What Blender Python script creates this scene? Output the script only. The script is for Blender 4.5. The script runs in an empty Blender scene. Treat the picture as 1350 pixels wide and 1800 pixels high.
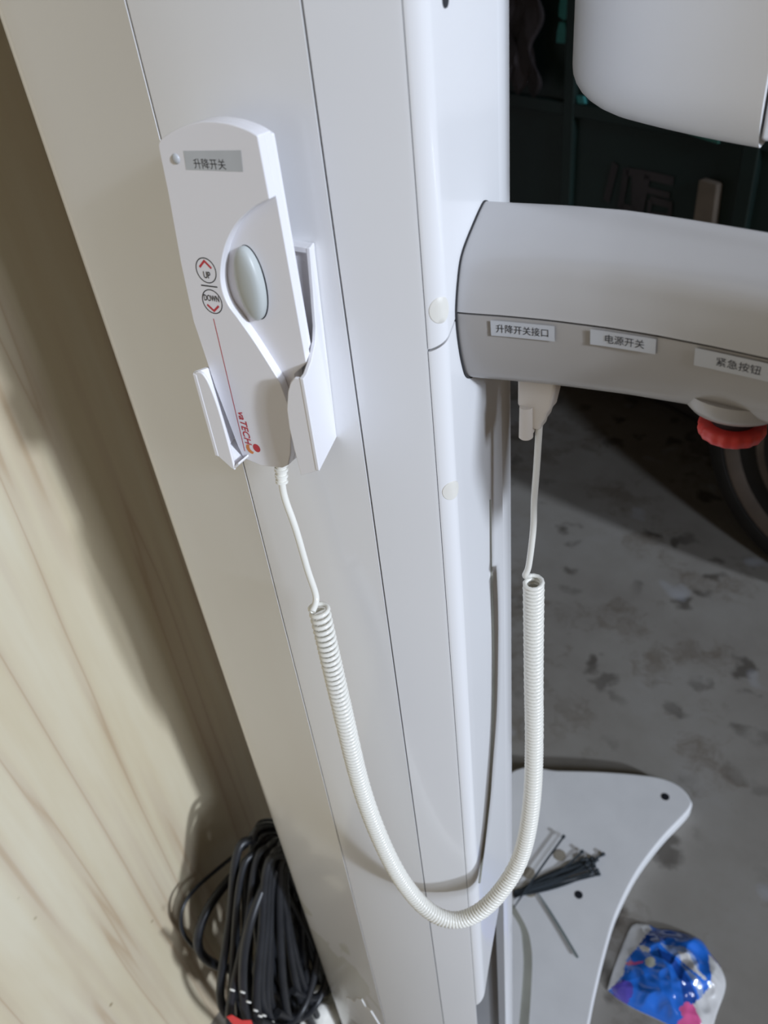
import bpy, bmesh, math, random
from mathutils import Vector, Matrix, noise
random.seed(7)
S, FZ = 0.72, -0.72            # working units -> metres, working height of the floor
def T(p): return Vector((p[0]*S, p[1]*S, (p[2]-FZ)*S))
SC = bpy.context.scene
COL = SC.collection

# ------------------------------------------------------------------ camera, light, exposure
cam = bpy.data.cameras.new('camera'); cam_o = bpy.data.objects.new('camera', cam); COL.objects.link(cam_o)
R = Matrix(((0.84310858, -0.25124318, 0.47544168),
            (0.52806621, 0.55380495, -0.64377493),
            (-0.1015579, 0.79383685, 0.59959074)))
cam_o.matrix_world = Matrix.Translation(T((0.23151813, -0.38464505, 1.35))) @ R.to_4x4()
cam.sensor_fit = 'HORIZONTAL'; cam.sensor_width = 36.0; cam.lens = 1352/1350*36.0
cam.clip_start = 0.01; cam.clip_end = 60
cam.dof.use_dof = True; cam.dof.focus_distance = 0.45; cam.dof.aperture_fstop = 14.0
SC.camera = cam_o

SUN_AZ, SUN_EL = 13.5, 19.5
sun = bpy.data.lights.new('sun', 'SUN'); sun.energy = 2.1; sun.angle = math.radians(3.0); sun.color = (0.87, 0.97, 1.13)
sun_o = bpy.data.objects.new('sun', sun); COL.objects.link(sun_o)
to_sun = Vector((math.cos(math.radians(SUN_EL))*math.cos(math.radians(SUN_AZ)),
                 -math.cos(math.radians(SUN_EL))*math.sin(math.radians(SUN_AZ)), math.sin(math.radians(SUN_EL))))
sun_o.rotation_euler = to_sun.to_track_quat('Z', 'Y').to_euler()
sun_o.location = to_sun*6

# added soft fill light behind the camera for the front faces
front_fill = bpy.data.lights.new('front_fill_light', 'AREA'); front_fill.shape = 'RECTANGLE'; front_fill.size = 1.3; front_fill.size_y = 1.7; front_fill.energy = 0.8; front_fill.color = (0.97, 0.97, 1.0)
front_fill_o = bpy.data.objects.new('front_fill_light', front_fill); COL.objects.link(front_fill_o)
front_fill_o.location = T((0.05, -3.2, 0.95)); front_fill_o.rotation_euler = (math.radians(90), 0, 0)

# added fill light far to the right, brightens rail, handset and right face
side_fill = bpy.data.lights.new('side_fill_light', 'AREA'); side_fill.shape = 'RECTANGLE'; side_fill.size = 0.5; side_fill.size_y = 1.0; side_fill.energy = 60.0; side_fill.color = (0.86, 0.97, 1.15)
side_fill_o = bpy.data.objects.new('side_fill_light', side_fill); COL.objects.link(side_fill_o)
side_fill_o.location = T((4.6, -1.45, 3.1)); side_fill_o.rotation_euler = (side_fill_o.location-T((-0.1, 0, 0.9))).to_track_quat('Z', 'Y').to_euler()

world = bpy.data.worlds.new('daylight'); SC.world = world; world.use_nodes = True
bgn = world.node_tree.nodes['Background']
bgn.inputs[0].default_value = (1.0, 0.72, 0.42, 1); bgn.inputs[1].default_value = 0.13
vs = SC.view_settings
vs.view_transform = 'Standard'; vs.look = 'None'; vs.gamma = 1.0; vs.use_curve_mapping = False; vs.exposure = 0.0

# ------------------------------------------------------------------ materials
def material(name, color, rough=0.5, coat=0.0, spec=0.5, metallic=0.0, var=0.04, vscale=8.0, bump=0.0, bscale=60.0):
    m = bpy.data.materials.new(name); m.use_nodes = True
    nt = m.node_tree; b = nt.nodes['Principled BSDF']
    b.inputs['Roughness'].default_value = rough; b.inputs['Metallic'].default_value = metallic
    b.inputs['Coat Weight'].default_value = coat; b.inputs['Coat Roughness'].default_value = 0.08
    b.inputs['Specular IOR Level'].default_value = spec
    tc = nt.nodes.new('ShaderNodeTexCoord'); n = nt.nodes.new('ShaderNodeTexNoise')
    n.inputs['Scale'].default_value = vscale; n.inputs['Detail'].default_value = 4
    nt.links.new(tc.outputs['Object'], n.inputs['Vector'])
    rp = nt.nodes.new('ShaderNodeValToRGB')
    rp.color_ramp.elements[0].position = 0.3; rp.color_ramp.elements[1].position = 0.7
    rp.color_ramp.elements[0].color = tuple(c*(1-var) for c in color)+(1,)
    rp.color_ramp.elements[1].color = tuple(min(1, c*(1+var)) for c in color)+(1,)
    nt.links.new(n.outputs['Fac'], rp.inputs['Fac']); nt.links.new(rp.outputs['Color'], b.inputs['Base Color'])
    if bump:
        n2 = nt.nodes.new('ShaderNodeTexNoise'); n2.inputs['Scale'].default_value = bscale; n2.inputs['Detail'].default_value = 5
        nt.links.new(tc.outputs['Object'], n2.inputs['Vector'])
        bp = nt.nodes.new('ShaderNodeBump'); bp.inputs['Strength'].default_value = bump; bp.inputs['Distance'].default_value = 0.01
        nt.links.new(n2.outputs['Fac'], bp.inputs['Height']); nt.links.new(bp.outputs['Normal'], b.inputs['Normal'])
    return m

def node(nt, kind, **kw):
    n = nt.nodes.new(kind)
    for k, v in kw.items():
        if hasattr(n, k): setattr(n, k, v)
        else: n.inputs[k].default_value = v
    return n

def ramp(nt, stops):
    r = nt.nodes.new('ShaderNodeValToRGB'); cr = r.color_ramp
    while len(cr.elements) < len(stops): cr.elements.new(0.5)
    for e, (p, c) in zip(cr.elements, stops): e.position = p; e.color = tuple(c)+(1,) if len(c) == 3 else c
    return r

def wood_material():
    m = bpy.data.materials.new('pale_plywood'); m.use_nodes = True; nt = m.node_tree; b = nt.nodes['Principled BSDF']
    L = nt.links.new
    tc = node(nt, 'ShaderNodeTexCoord'); mp = node(nt, 'ShaderNodeMapping')
    mp.inputs['Scale'].default_value = (1, 8.0, 0.28); L(tc.outputs['Object'], mp.inputs['Vector'])
    n1 = node(nt, 'ShaderNodeTexNoise', Scale=1.6, Detail=3.0, Distortion=0.35); L(mp.outputs['Vector'], n1.inputs['Vector'])
    mul = node(nt, 'ShaderNodeMath', operation='MULTIPLY'); mul.inputs[1].default_value = 4.5; L(n1.outputs['Fac'], mul.inputs[0])
    fr = node(nt, 'ShaderNodeMath', operation='FRACT'); L(mul.outputs[0], fr.inputs[0])
    pp = node(nt, 'ShaderNodeMath', operation='PINGPONG'); pp.inputs[1].default_value = 0.5; L(fr.outputs[0], pp.inputs[0])
    r1 = ramp(nt, [(0.0, (0.50, 0.40, 0.28)), (0.06, (0.585, 0.51, 0.385)), (0.22, (0.63, 0.565, 0.42)), (0.5, (0.645, 0.59, 0.45))])
    L(pp.outputs[0], r1.inputs['Fac'])
    mp2 = node(nt, 'ShaderNodeMapping'); mp2.inputs['Scale'].default_value = (1, 3.5, 0.5); L(tc.outputs['Object'], mp2.inputs['Vector'])
    n2 = node(nt, 'ShaderNodeTexNoise', Scale=2.2, Detail=5.0, Roughness=0.6); L(mp2.outputs['Vector'], n2.inputs['Vector'])
    r2 = ramp(nt, [(0.35, (0.86, 0.80, 0.70)), (0.62, (1.0, 1.0, 1.0))]); L(n2.outputs['Fac'], r2.inputs['Fac'])
    mx = node(nt, 'ShaderNodeMix', data_type='RGBA', blend_type='MULTIPLY'); mx.inputs[0].default_value = 0.8
    L(r1.outputs[0], mx.inputs[6]); L(r2.outputs[0], mx.inputs[7])
    sp = node(nt, 'ShaderNodeTexVoronoi', Scale=11.0, Randomness=1.0); L(tc.outputs['Object'], sp.inputs['Vector'])
    r3 = ramp(nt, [(0.018, (0.42, 0.36, 0.28)), (0.045, (1, 1, 1))]); L(sp.outputs['Distance'], r3.inputs['Fac'])
    mx2 = node(nt, 'ShaderNodeMix', data_type='RGBA', blend_type='MULTIPLY'); mx2.inputs[0].default_value = 0.9
    L(mx.outputs[2], mx2.inputs[6]); L(r3.outputs[0], mx2.inputs[7]); L(mx2.outputs[2], b.inputs['Base Color'])
    b.inputs['Roughness'].default_value = 0.62
    return m

def floor_material():
    m = bpy.data.materials.new('stained_concrete'); m.use_nodes = True; nt = m.node_tree; b = nt.nodes['Principled BSDF']
    L = nt.links.new; tc = node(nt, 'ShaderNodeTexCoord')
    n1 = node(nt, 'ShaderNodeTexNoise', Scale=1.8, Detail=7.0, Roughness=0.62); L(tc.outputs['Object'], n1.inputs['Vector'])
    r1 = ramp(nt, [(0.3, (0.19, 0.172, 0.15)), (0.52, (0.25, 0.235, 0.21)), (0.75, (0.31, 0.30, 0.285))]); L(n1.outputs['Fac'], r1.inputs['Fac'])
    # soaked-in oil spots
    dn = node(nt, 'ShaderNodeTexNoise', Scale=16.0, Detail=3.0); L(tc.outputs['Object'], dn.inputs['Vector'])
    mv = node(nt, 'ShaderNodeMix', data_type='RGBA', blend_type='LINEAR_LIGHT'); mv.inputs[0].default_value = 0.06
    L(tc.outputs['Object'], mv.inputs[6]); L(dn.outputs['Color'], mv.inputs[7])
    vo = node(nt, 'ShaderNodeTexVoronoi', Scale=9.5, Randomness=1.0); L(mv.outputs[2], vo.inputs['Vector'])
    r2 = ramp(nt, [(0.17, (0.40, 0.38, 0.36)), (0.33, (1, 1, 1))]); L(vo.outputs['Distance'], r2.inputs['Fac'])
    n3 = node(nt, 'ShaderNodeTexNoise', Scale=2.6, Detail=2.0); L(tc.outputs['Object'], n3.inputs['Vector'])
    r3 = ramp(nt, [(0.42, (0, 0, 0)), (0.54, (1, 1, 1))]); L(n3.outputs['Fac'], r3.inputs['Fac'])
    mx = node(nt, 'ShaderNodeMix', data_type='RGBA', blend_type='MULTIPLY'); L(r3.outputs[0], mx.inputs[0])
    L(r1.outputs[0], mx.inputs[6]); L(r2.outputs[0], mx.inputs[7])
    n4 = node(nt, 'ShaderNodeTexNoise', Scale=3.3, Detail=6.0, Roughness=0.7); L(mv.outputs[2], n4.inputs['Vector'])
    r4 = ramp(nt, [(0.52, (1, 1, 1)), (0.62, (0.62, 0.56, 0.50))]); L(n4.outputs['Fac'], r4.inputs['Fac'])
    mx2 = node(nt, 'ShaderNodeMix', data_type='RGBA', blend_type='MULTIPLY'); mx2.inputs[0].default_value = 0.85
    L(mx.outputs[2], mx2.inputs[6]); L(r4.outputs[0], mx2.inputs[7])
    n5 = node(nt, 'ShaderNodeTexNoise', Scale=5.0, Detail=2.0); L(tc.outputs['Object'], n5.inputs['Vector'])
    r5 = ramp(nt, [(0.66, (0, 0, 0)), (0.74, (1, 1, 1))]); L(n5.outputs['Fac'], r5.inputs['Fac'])
    mx3 = node(nt, 'ShaderNodeMix', data_type='RGBA'); L(r5.outputs[0], mx3.inputs[0])
    L(mx2.outputs[2], mx3.inputs[6]); mx3.inputs[7].default_value = (0.36, 0.37, 0.40, 1)
    L(mx3.outputs[2], b.inputs['Base Color'])
    b.inputs['Roughness'].default_value = 0.8
    bp = node(nt, 'ShaderNodeBump', Strength=0.25, Distance=0.01); L(n1.outputs['Fac'], bp.inputs['Height']); L(bp.outputs['Normal'], b.inputs['Normal'])
    return m

def cover_material():
    # glossy white enamel with blotches of old glue film near the foot
    m = material('white_enamel', (0.80, 0.80, 0.81), rough=0.24, coat=0.35, var=0.012, vscale=5)
    nt = m.node_tree; L = nt.links.new; b = nt.nodes['Principled BSDF']
    src = b.inputs['Base Color'].links[0].from_socket
    geo = node(nt, 'ShaderNodeNewGeometry'); sx = node(nt, 'ShaderNodeSeparateXYZ'); L(geo.outputs['Position'], sx.inputs[0])
    nz = node(nt, 'ShaderNodeTexNoise', Scale=16.0, Detail=2.0, Distortion=0.6); L(geo.outputs['Position'], nz.inputs['Vector'])
    mr = node(nt, 'ShaderNodeMapRange'); mr.inputs[1].default_value = 0.42; mr.inputs[2].default_value = 0.62
    mr.inputs[3].default_value = 0.22; mr.inputs[4].default_value = -0.3; L(sx.outputs['Z'], mr.inputs[0])
    mrx = node(nt, 'ShaderNodeMapRange'); mrx.inputs[1].default_value = -0.17; mrx.inputs[2].default_value = -0.11
    mrx.inputs[3].default_value = 0.0; mrx.inputs[4].default_value = -0.6; L(sx.outputs['X'], mrx.inputs[0])
    a1 = node(nt, 'ShaderNodeMath', operation='ADD'); L(nz.outputs['Fac'], a1.inputs[0]); L(mr.outputs[0], a1.inputs[1])
    a2 = node(nt, 'ShaderNodeMath', operation='ADD'); L(a1.outputs[0], a2.inputs[0]); L(mrx.outputs[0], a2.inputs[1])
    rp = ramp(nt, [(0.55, (0, 0, 0)), (0.575, (1, 1, 1))]); L(a2.outputs[0], rp.inputs['Fac'])
    mx = node(nt, 'ShaderNodeMix', data_type='RGBA'); L(rp.outputs[0], mx.inputs[0]); L(src, mx.inputs[6])
    mx.inputs[7].default_value = (0.68, 0.67, 0.625, 1); L(mx.outputs[2], b.inputs['Base Color'])
    return m

M = {
 'wood': wood_material(), 'floor': floor_material(), 'cover': cover_material(),
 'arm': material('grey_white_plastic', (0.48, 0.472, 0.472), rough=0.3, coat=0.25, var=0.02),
 'arm_low': material('shaded_arm_plastic', (0.40, 0.382, 0.368), rough=0.32, coat=0.2, var=0.02),  # arm plastic darkened and warmed to carry the shade on its downward side
 'head': material('matt_white_shell', (0.86, 0.86, 0.865), rough=0.42, var=0.015),
 'handset': material('white_handset_plastic', (0.83, 0.82, 0.85), rough=0.33, coat=0.1, var=0.01),
 'holder': material('white_holder_plastic', (0.84, 0.83, 0.85), rough=0.38, var=0.01),
 'button': material('grey_green_rubber', (0.50, 0.53, 0.52), rough=0.4, var=0.02),
 'gap': material('dark_gap', (0.03, 0.03, 0.032), rough=0.8),
 'core': material('grey_steel', (0.20, 0.20, 0.20), rough=0.6, var=0.2, vscale=20),
 'cord': material('ivory_vinyl', (0.80, 0.785, 0.72), rough=0.3, coat=0.15, var=0.02),
 'plug': material('beige_plug_plastic', (0.66, 0.60, 0.53), rough=0.45, var=0.03),
 'tape': material('silver_label_tape', (0.52, 0.535, 0.565), rough=0.38, var=0.03),
 'tape_grey': material('greyed_label_tape', (0.50, 0.52, 0.54), rough=0.35, var=0.1, vscale=25),
 'ink': material('black_ink', (0.02, 0.02, 0.024), rough=0.6),
 'redink': material('red_ink', (0.55, 0.03, 0.045), rough=0.5),
 'orangeink': material('orange_ink', (0.75, 0.25, 0.06), rough=0.5),
 'red': material('red_button_plastic', (0.62, 0.045, 0.04), rough=0.35, var=0.05),
 'black': material('black_plastic', (0.018, 0.02, 0.026), rough=0.4),
 'cable': material('black_cable_rubber', (0.016, 0.017, 0.020), rough=0.42, var=0.2, vscale=30),
 'cap': material('cream_cap', (0.74, 0.72, 0.66), rough=0.5),
 'base': material('white_painted_steel', (0.74, 0.745, 0.755), rough=0.38, coat=0.1, var=0.04, vscale=14),
 'olive': material('olive_grey_filler', (0.30, 0.30, 0.26), rough=0.7, var=0.12, vscale=20),
 'plugdisc': material('dull_brown_disc', (0.29, 0.26, 0.21), rough=0.7, var=0.1, vscale=30),
 'tie': material('charcoal_nylon', (0.045, 0.055, 0.065), rough=0.4),
 'tie_grey': material('grey_nylon', (0.17, 0.20, 0.20), rough=0.4),
 'truck': material('dark_green_paint', (0.012, 0.030, 0.026), rough=0.55, var=0.35, vscale=3),
 'truckdark': material('shaded_chassis', (0.020, 0.015, 0.012), rough=0.8, var=0.3),  # near-black tone carries the shade under the truck body
 'tyre': material('worn_tyre_rubber', (0.022, 0.020, 0.018), rough=0.85, var=0.3, vscale=12),
 'rim': material('muddy_rim', (0.085, 0.062, 0.045), rough=0.7, var=0.3, vscale=9),
 'faded': material('faded_lettering', (0.060, 0.054, 0.058), rough=0.7, var=0.2),
 'tan': material('tan_plate', (0.20, 0.165, 0.13), rough=0.7, var=0.12, vscale=14),
 'turq': material('turquoise_paint', (0.06, 0.34, 0.34), rough=0.6, var=0.2, vscale=10),
 'teal': material('dull_teal_paint', (0.05, 0.19, 0.155), rough=0.6, var=0.2, vscale=10),
 'tarp': material('mottled_tarpaulin', (0.045, 0.038, 0.042), rough=0.8, var=0.7, vscale=7, bump=0.4, bscale=12),
 'plaster': material('dim_plaster', (0.30, 0.28, 0.26), rough=0.9, var=0.15, vscale=2),
 'debris': material('grey_dirt', (0.19, 0.17, 0.15), rough=0.95, var=0.4, vscale=30),
 'film': material('torn_white_film', (0.84, 0.84, 0.84), rough=0.3, coat=0.3, var=0.06, vscale=25),
 'foam': material('dirty_white_foam', (0.72, 0.70, 0.64), rough=0.75, var=0.08, vscale=25, bump=0.3),
 'f_blue': material('printed_blue_film', (0.02, 0.15, 0.62), rough=0.16, coat=0.6, var=0.12, vscale=12),
 'f_navy': material('printed_navy_film', (0.012, 0.065, 0.32), rough=0.16, coat=0.6, var=0.15, vscale=14),
 'f_white': material('milky_film', (0.60, 0.60, 0.60), rough=0.18, coat=0.6, var=0.14, vscale=16),
 'f_pale': material('pale_blue_film', (0.24, 0.33, 0.56), rough=0.16, coat=0.6, var=0.15, vscale=16),
 'f_pink': material('printed_pink_film', (0.62, 0.10, 0.28), rough=0.2, coat=0.6, var=0.25, vscale=30),
 'f_purple': material('printed_violet_film', (0.09, 0.07, 0.40), rough=0.14, coat=0.6, var=0.3, vscale=25),
 'f_cream': material('printed_cream_spot', (0.50, 0.52, 0.45), rough=0.2, coat=0.5),
}

# ------------------------------------------------------------------ builders
def tag(o, label, cat, group=None, kind=None):
    o['label'] = label; o['category'] = cat
    if group: o['group'] = group
    if kind: o['kind'] = kind
    return o
def thing(name, at, label, cat, group=None):
    e = bpy.data.objects.new(name, None); COL.objects.link(e); e.location = T(at); e.empty_display_size = 0.05
    return tag(e, label, cat, group)
def base_of(parent):
    v = Vector((0, 0, 0)); p = parent
    while p is not None: v += p.location; p = p.parent
    return v

def obj(name, verts, faces, mat, parent=None, smooth=None, bevel=0.0, seg=2, label=None, mats=None, fmat=None, limit=35):
    off = base_of(parent)
    me = bpy.data.meshes.new(name)
    me.from_pydata([T(v)-off for v in verts], [], faces)
    if mats:
        for m_ in mats: me.materials.append(M[m_])
        for p, i in zip(me.polygons, fmat): p.material_index = i
    else: me.materials.append(M[mat])
    bm = bmesh.new(); bm.from_mesh(me); bmesh.ops.recalc_face_normals(bm, faces=bm.faces); bm.to_mesh(me); bm.free()
    if smooth is not None:
        me.shade_smooth(); me.set_sharp_from_angle(angle=math.radians(smooth))
    o = bpy.data.objects.new(name, me); COL.objects.link(o)
    if parent: o.parent = parent
    if bevel:
        b = o.modifiers.new('bevel', 'BEVEL'); b.width = bevel*S; b.segments = seg; b.limit_method = 'ANGLE'; b.angle_limit = math.radians(limit)
        me.shade_smooth(); b.harden_normals = True
    if label: o['label'] = label
    return o

class Mesh:
    def __init__(s): s.v = []; s.f = []
    def add(s, v, f):
        k = len(s.v); s.v += [tuple(p) for p in v]; s.f += [tuple(i+k for i in q) for q in f]; return s
    def build(s, name, mat, parent=None, **k): return obj(name, s.v, s.f, mat, parent, **k)

def prism(poly, lo, hi, axis):
    """polygon (a,b) swept along one axis; axis y -> (x,z), z -> (x,y), x -> (y,z)"""
    def P(a, b, c): return {'y': (a, c, b), 'z': (a, b, c), 'x': (c, a, b)}[axis]
    n = len(poly)
    lo_ = lo if callable(lo) else (lambda a, b: lo); hi_ = hi if callable(hi) else (lambda a, b: hi)
    v = [P(a, b, lo_(a, b)) for a, b in poly]+[P(a, b, hi_(a, b)) for a, b in poly]
    f = [tuple(range(n)), tuple(range(2*n-1, n-1, -1))]+[(i, (i+1) % n, n+(i+1) % n, n+i) for i in range(n)]
    return v, f
def box(x0, x1, y0, y1, z0, z1): return prism([(x0, y0), (x1, y0), (x1, y1), (x0, y1)], z0, z1, 'z')
def strip(curve, t, zlo, zhi):
    """thin sheet: open (x,y) curve given thickness t towards its left side, swept along z in one piece"""
    inner = []
    for i, p in enumerate(curve):
        a = curve[max(i-1, 0)]; b = curve[min(i+1, len(curve)-1)]
        d = Vector((b[0]-a[0], b[1]-a[1])).normalized(); inner.append((p[0]-d.y*t, p[1]+d.x*t))
    n = len(curve); v = []; f = []
    lo_ = zlo if callable(zlo) else (lambda x, y: zlo); hi_ = zhi if callable(zhi) else (lambda x, y: zhi)
    for p, q in zip(curve, inner):
        v += [(p[0], p[1], lo_(*p)), (p[0], p[1], hi_(*p)), (q[0], q[1], lo_(*p)), (q[0], q[1], hi_(*p))]
    for i in range(n-1):
        a = 4*i; b = a+4
        f += [(a, b, b+1, a+1), (a+2, a+3, b+3, b+2), (a+1, b+1, b+3, a+3), (a, a+2, b+2, b)]
    f += [(0, 1, 3, 2), (4*n-4, 4*n-2, 4*n-1, 4*n-3)]
    return v, f
def spline(pts, n):
    pts = [Vector(p) for p in pts]; out = []
    k = len(pts)-1
    for i in range(k):
        p0 = pts[max(i-1, 0)]; p1 = pts[i]; p2 = pts[i+1]; p3 = pts[min(i+2, k)]
        for j in range(n):
            t = j/n
            out.append(0.5*((2*p1)+(p2-p0)*t+(2*p0-5*p1+4*p2-p3)*t*t+(3*p1-p0-3*p2+p3)*t**3))
    out.append(pts[-1]); return out
def resample(pts, step):
    out = [pts[0]]; acc = 0.0
    for a, b in zip(pts, pts[1:]):
        L = (b-a).length; d = step-acc
        while d <= L: out.append(a.lerp(b, d/L)); d += step
        acc = (acc+L) % step if L else acc
    return out
def frames(pts):
    fr = []; up = None
    for i in range(len(pts)):
        t = (pts[min(i+1, len(pts)-1)]-pts[max(i-1, 0)]).normalized()
        if up is None: up = Vector((0, 1, 0)) if abs(t.y) < 0.9 else Vector((1, 0, 0))
        u = (up-t*up.dot(t)).normalized(); up = u; fr.append((u, t.cross(u)))
    return fr
def tube(pts, r, n=10, cap=True):
    pts = [Vector(p) for p in pts]; fr = frames(pts); v = []; f = []
    rr = r if callable(r) else (lambda i: r)
    for i, (p, (a, b)) in enumerate(zip(pts, fr)):
        for k in range(n):
            w = 2*math.pi*k/n; v.append(p+(a*math.cos(w)+b*math.sin(w))*rr(i))
    for i in range(len(pts)-1):
        for k in range(n): f.append((i*n+k, i*n+(k+1) % n, (i+1)*n+(k+1) % n, (i+1)*n+k))
    if cap: f += [tuple(range(n-1, -1, -1)), tuple(range((len(pts)-1)*n, len(pts)*n))]
    return v, f
def lathe(profile, c, n=32, axis='z', scallop=0.0, ns=12):
    v = []; f = []
    for r, h in profile:
        for k in range(n):
            w = 2*math.pi*k/n; q = r*(1+scallop*math.cos(ns*w))
            a, b = q*math.cos(w), q*math.sin(w)
            v.append({'z': (c[0]+a, c[1]+b, c[2]+h), 'x': (c[0]+h, c[1]+a, c[2]+b), 'y': (c[0]+a, c[1]+h, c[2]+b)}[axis])
    m = len(profile)
    for i in range(m-1):
        for k in range(n): f.append((i*n+k, i*n+(k+1) % n, (i+1)*n+(k+1) % n, (i+1)*n+k))
    f += [tuple(range(n)), tuple(range(m*n-1, (m-1)*n-1, -1))]
    return v, f
def ring_flat(fn, c, rx, rz, w, n=40):
    v = []; f = []
    for k in range(n):
        a = 2*math.pi*k/n
        v.append(fn(c[0]+rx*math.cos(a), c[1]+rz*math.sin(a))); v.append(fn(c[0]+(rx-w)*math.cos(a), c[1]+(rz-w)*math.sin(a)))
    for k in range(n): b = 2*k; d = 2*((k+1) % n); f.append((b, d, d+1, b+1))
    return v, f
def bar_flat(fn, pts, w):
    """flat printed stroke through points (a,b), mitred"""
    v = []; f = []; P = [Vector(p) for p in pts]
    for i, p in enumerate(P):
        a = P[max(i-1, 0)]; b = P[min(i+1, len(P)-1)]
        d = (b-a).normalized(); nrm = Vector((-d.y, d.x)); k = 1.0
        if 0 < i < len(P)-1:
            d1 = (p-a).normalized(); k = 1/max(0.4, Vector((-d1.y, d1.x)).dot(nrm))
        v += [fn(*(p+nrm*w/2*k)), fn(*(p-nrm*w/2*k))]
    for i in range(len(P)-1): f.append((2*i, 2*i+1, 2*i+3, 2*i+2))
    return v, f
def lettering(name, body, fn, origin, size, mat, parent, sx=1.0, rot=0.0, shear=0.0, center=True, bold=0.0):
    """text turned into a flat mesh and laid on a surface by fn(a,b)"""
    cu = bpy.data.curves.new(name, 'FONT'); cu.body = body; cu.size = size; cu.shear = shear; cu.offset = bold*size
    if center: cu.align_x = 'CENTER'; cu.align_y = 'CENTER'
    o = bpy.data.objects.new(name, cu); COL.objects.link(o)
    dg = bpy.context.evaluated_depsgraph_get(); me = bpy.data.meshes.new_from_object(o.evaluated_get(dg))
    v = []; c, s = math.cos(rot), math.sin(rot)
    for q in me.vertices:
        a, b = q.co.x*sx, q.co.y; v.append(fn(origin[0]+a*c-b*s, origin[1]+a*s+b*c))
    f = [tuple(p.vertices) for p in me.polygons]
    bpy.data.objects.remove(o); bpy.data.curves.remove(cu); bpy.data.meshes.remove(me)
    return obj(name, v, f, mat, parent)
def inside(p, poly):
    r = False; j = len(poly)-1
    for i in range(len(poly)):
        a, b = poly[i], poly[j]
        if (a[1] > p[1]) != (b[1] > p[1]) and p[0] < (b[0]-a[0])*(p[1]-a[1])/(b[1]-a[1])+a[0]: r = not r
        j = i
    return r
def structure(name, verts, faces, mat):
    o = obj(name, verts, faces, mat); o['kind'] = 'structure'; return o
def interp(tab, x):
    if x <= tab[0][0]: return tab[0][1]
    for a, b in zip(tab, tab[1:]):
        if x <= b[0]: return a[1]+(b[1]-a[1])*(x-a[0])/(b[0]-a[0])
    return tab[-1][1]

# ------------------------------------------------------------------ the room
structure('floor', *box(-3.5, 3.0, -3.4, 5.2, FZ-0.08, FZ), 'floor')
structure('wall_left', *box(-0.74, -0.702, -2.6, 0.75, FZ, 3.0), 'wood')
structure('wall_side', *box(-3.5, -3.4, -2.6, 5.2, FZ, 3.0), 'plaster')
structure('wall_back', *box(-3.4, 3.0, 5.0, 5.2, FZ, 3.0), 'plaster')
structure('ceiling', *box(-3.5, 3.0, -0.6, 5.2, 3.0, 3.1), 'plaster')
WX, DZ, DY0, DY1 = 1.6, 2.75, -2.4, 2.0
wr = Mesh(); wr.add(*box(WX, WX+0.1, DY1, 5.0, FZ, 3.0)); wr.add(*box(WX, WX+0.1, DY0, DY1, DZ, 3.0)); wr.add(*box(WX, WX+0.1, -2.6, DY0, FZ, 3.0))
o = wr.build('wall_right', 'plaster'); o['kind'] = 'structure'

# ------------------------------------------------------------------ the x-ray machine
mach = thing('dental_x_ray_machine', (-0.15, 0.15, FZ), 'tall white dental x-ray column with a grey side arm and a splayed floor base', 'x-ray machine')
def yf(x): return 0.70*(x+0.165)**2-0.006
ZT, ZB = 1.78, -0.675
lc = [(-0.393, 0.24), (-0.393, 0.14), (-0.393, 0.076)]
for k in range(1, 12):
    a = math.pi+k/12*(math.pi/2-0.20); lc.append((-0.343+0.05*math.cos(a), 0.076+0.05*math.sin(a)))
lc += [(x, yf(-0.190)+0.20*(-0.190-x)) for x in [-0.3528+0.1628*i/8 for i in range(9)]]
obj('side_cover', *strip(lc, 0.004, ZB, ZT), 'cover', mach, smooth=40)
fp = [(-0.1878+0.1224*i/16, yf(-0.1878+0.1224*i/16)) for i in range(17)]
obj('front_panel', *strip(fp, 0.004, ZB, ZT), 'cover', mach, smooth=40)
rc = []
for i in range(9):
    x = -0.0636+0.0491*i/8; rc.append((x, yf(x)+0.08*(x+0.0636)))
sl0 = 1.4*(rc[-1][0]+0.165)+0.08; RX, RY = 0.022, 0.014
t0 = math.atan(sl0*RX/RY); cx, cy = rc[-1][0]-RX*math.sin(t0), rc[-1][1]+RY*math.cos(t0)
arc = [(cx+RX*math.sin(t), cy-RY*math.cos(t)) for t in [t0+j/16*(math.pi/2-t0+0.06) for j in range(17)]]
cut = 2
obj('corner_cover', *strip(rc+arc[1:cut+1], 0.004, ZB, ZT), 'cover', mach, smooth=40)
e = arc[-1]
side = [(arc[cut][0]+0.0004, arc[cut][1]+0.0004)]+arc[cut+1:]+[(e[0]-0.09*(k*0.012), e[1]+k*0.012) for k in range(1, 9)]
def seam_z(x, y): return min(1.1455, 1.1245+0.56*max(0.0, y-0.009))
obj('upper_side_panel', *strip(side, 0.004, lambda x, y: seam_z(x, y)+0.0009, ZT), 'cover', mach, smooth=40)
def cut_z(x, y): return 0.05+0.24*max(0.0, (y-0.008)/0.11)**0.8
obj('lower_side_panel', *strip(side, 0.004, cut_z, lambda x, y: seam_z(x, y)-0.0009), 'cover', mach, smooth=40)
# dark core behind the joints
fr_poly = [(-0.38, 0.09), (-0.345, 0.055), (-0.20, 0.010), (-0.12, 0.008), (-0.03, 0.020), (-0.016, 0.03), (-0.024, 0.115), (-0.05, 0.20), (-0.355, 0.20)]
obj('inner_frame', *prism(fr_poly, 0.30, ZT-0.02, 'z'), 'gap', mach)
obj('inner_frame', *prism([(-0.38, 0.09), (-0.345, 0.055), (-0.20, 0.010), (-0.12, 0.008), (-0.036, 0.018), (-0.036, 0.022), (-0.16, 0.016), (-0.2, 0.2), (-0.355, 0.20)], ZB, 0.2995, 'z'), 'gap', mach)
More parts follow.
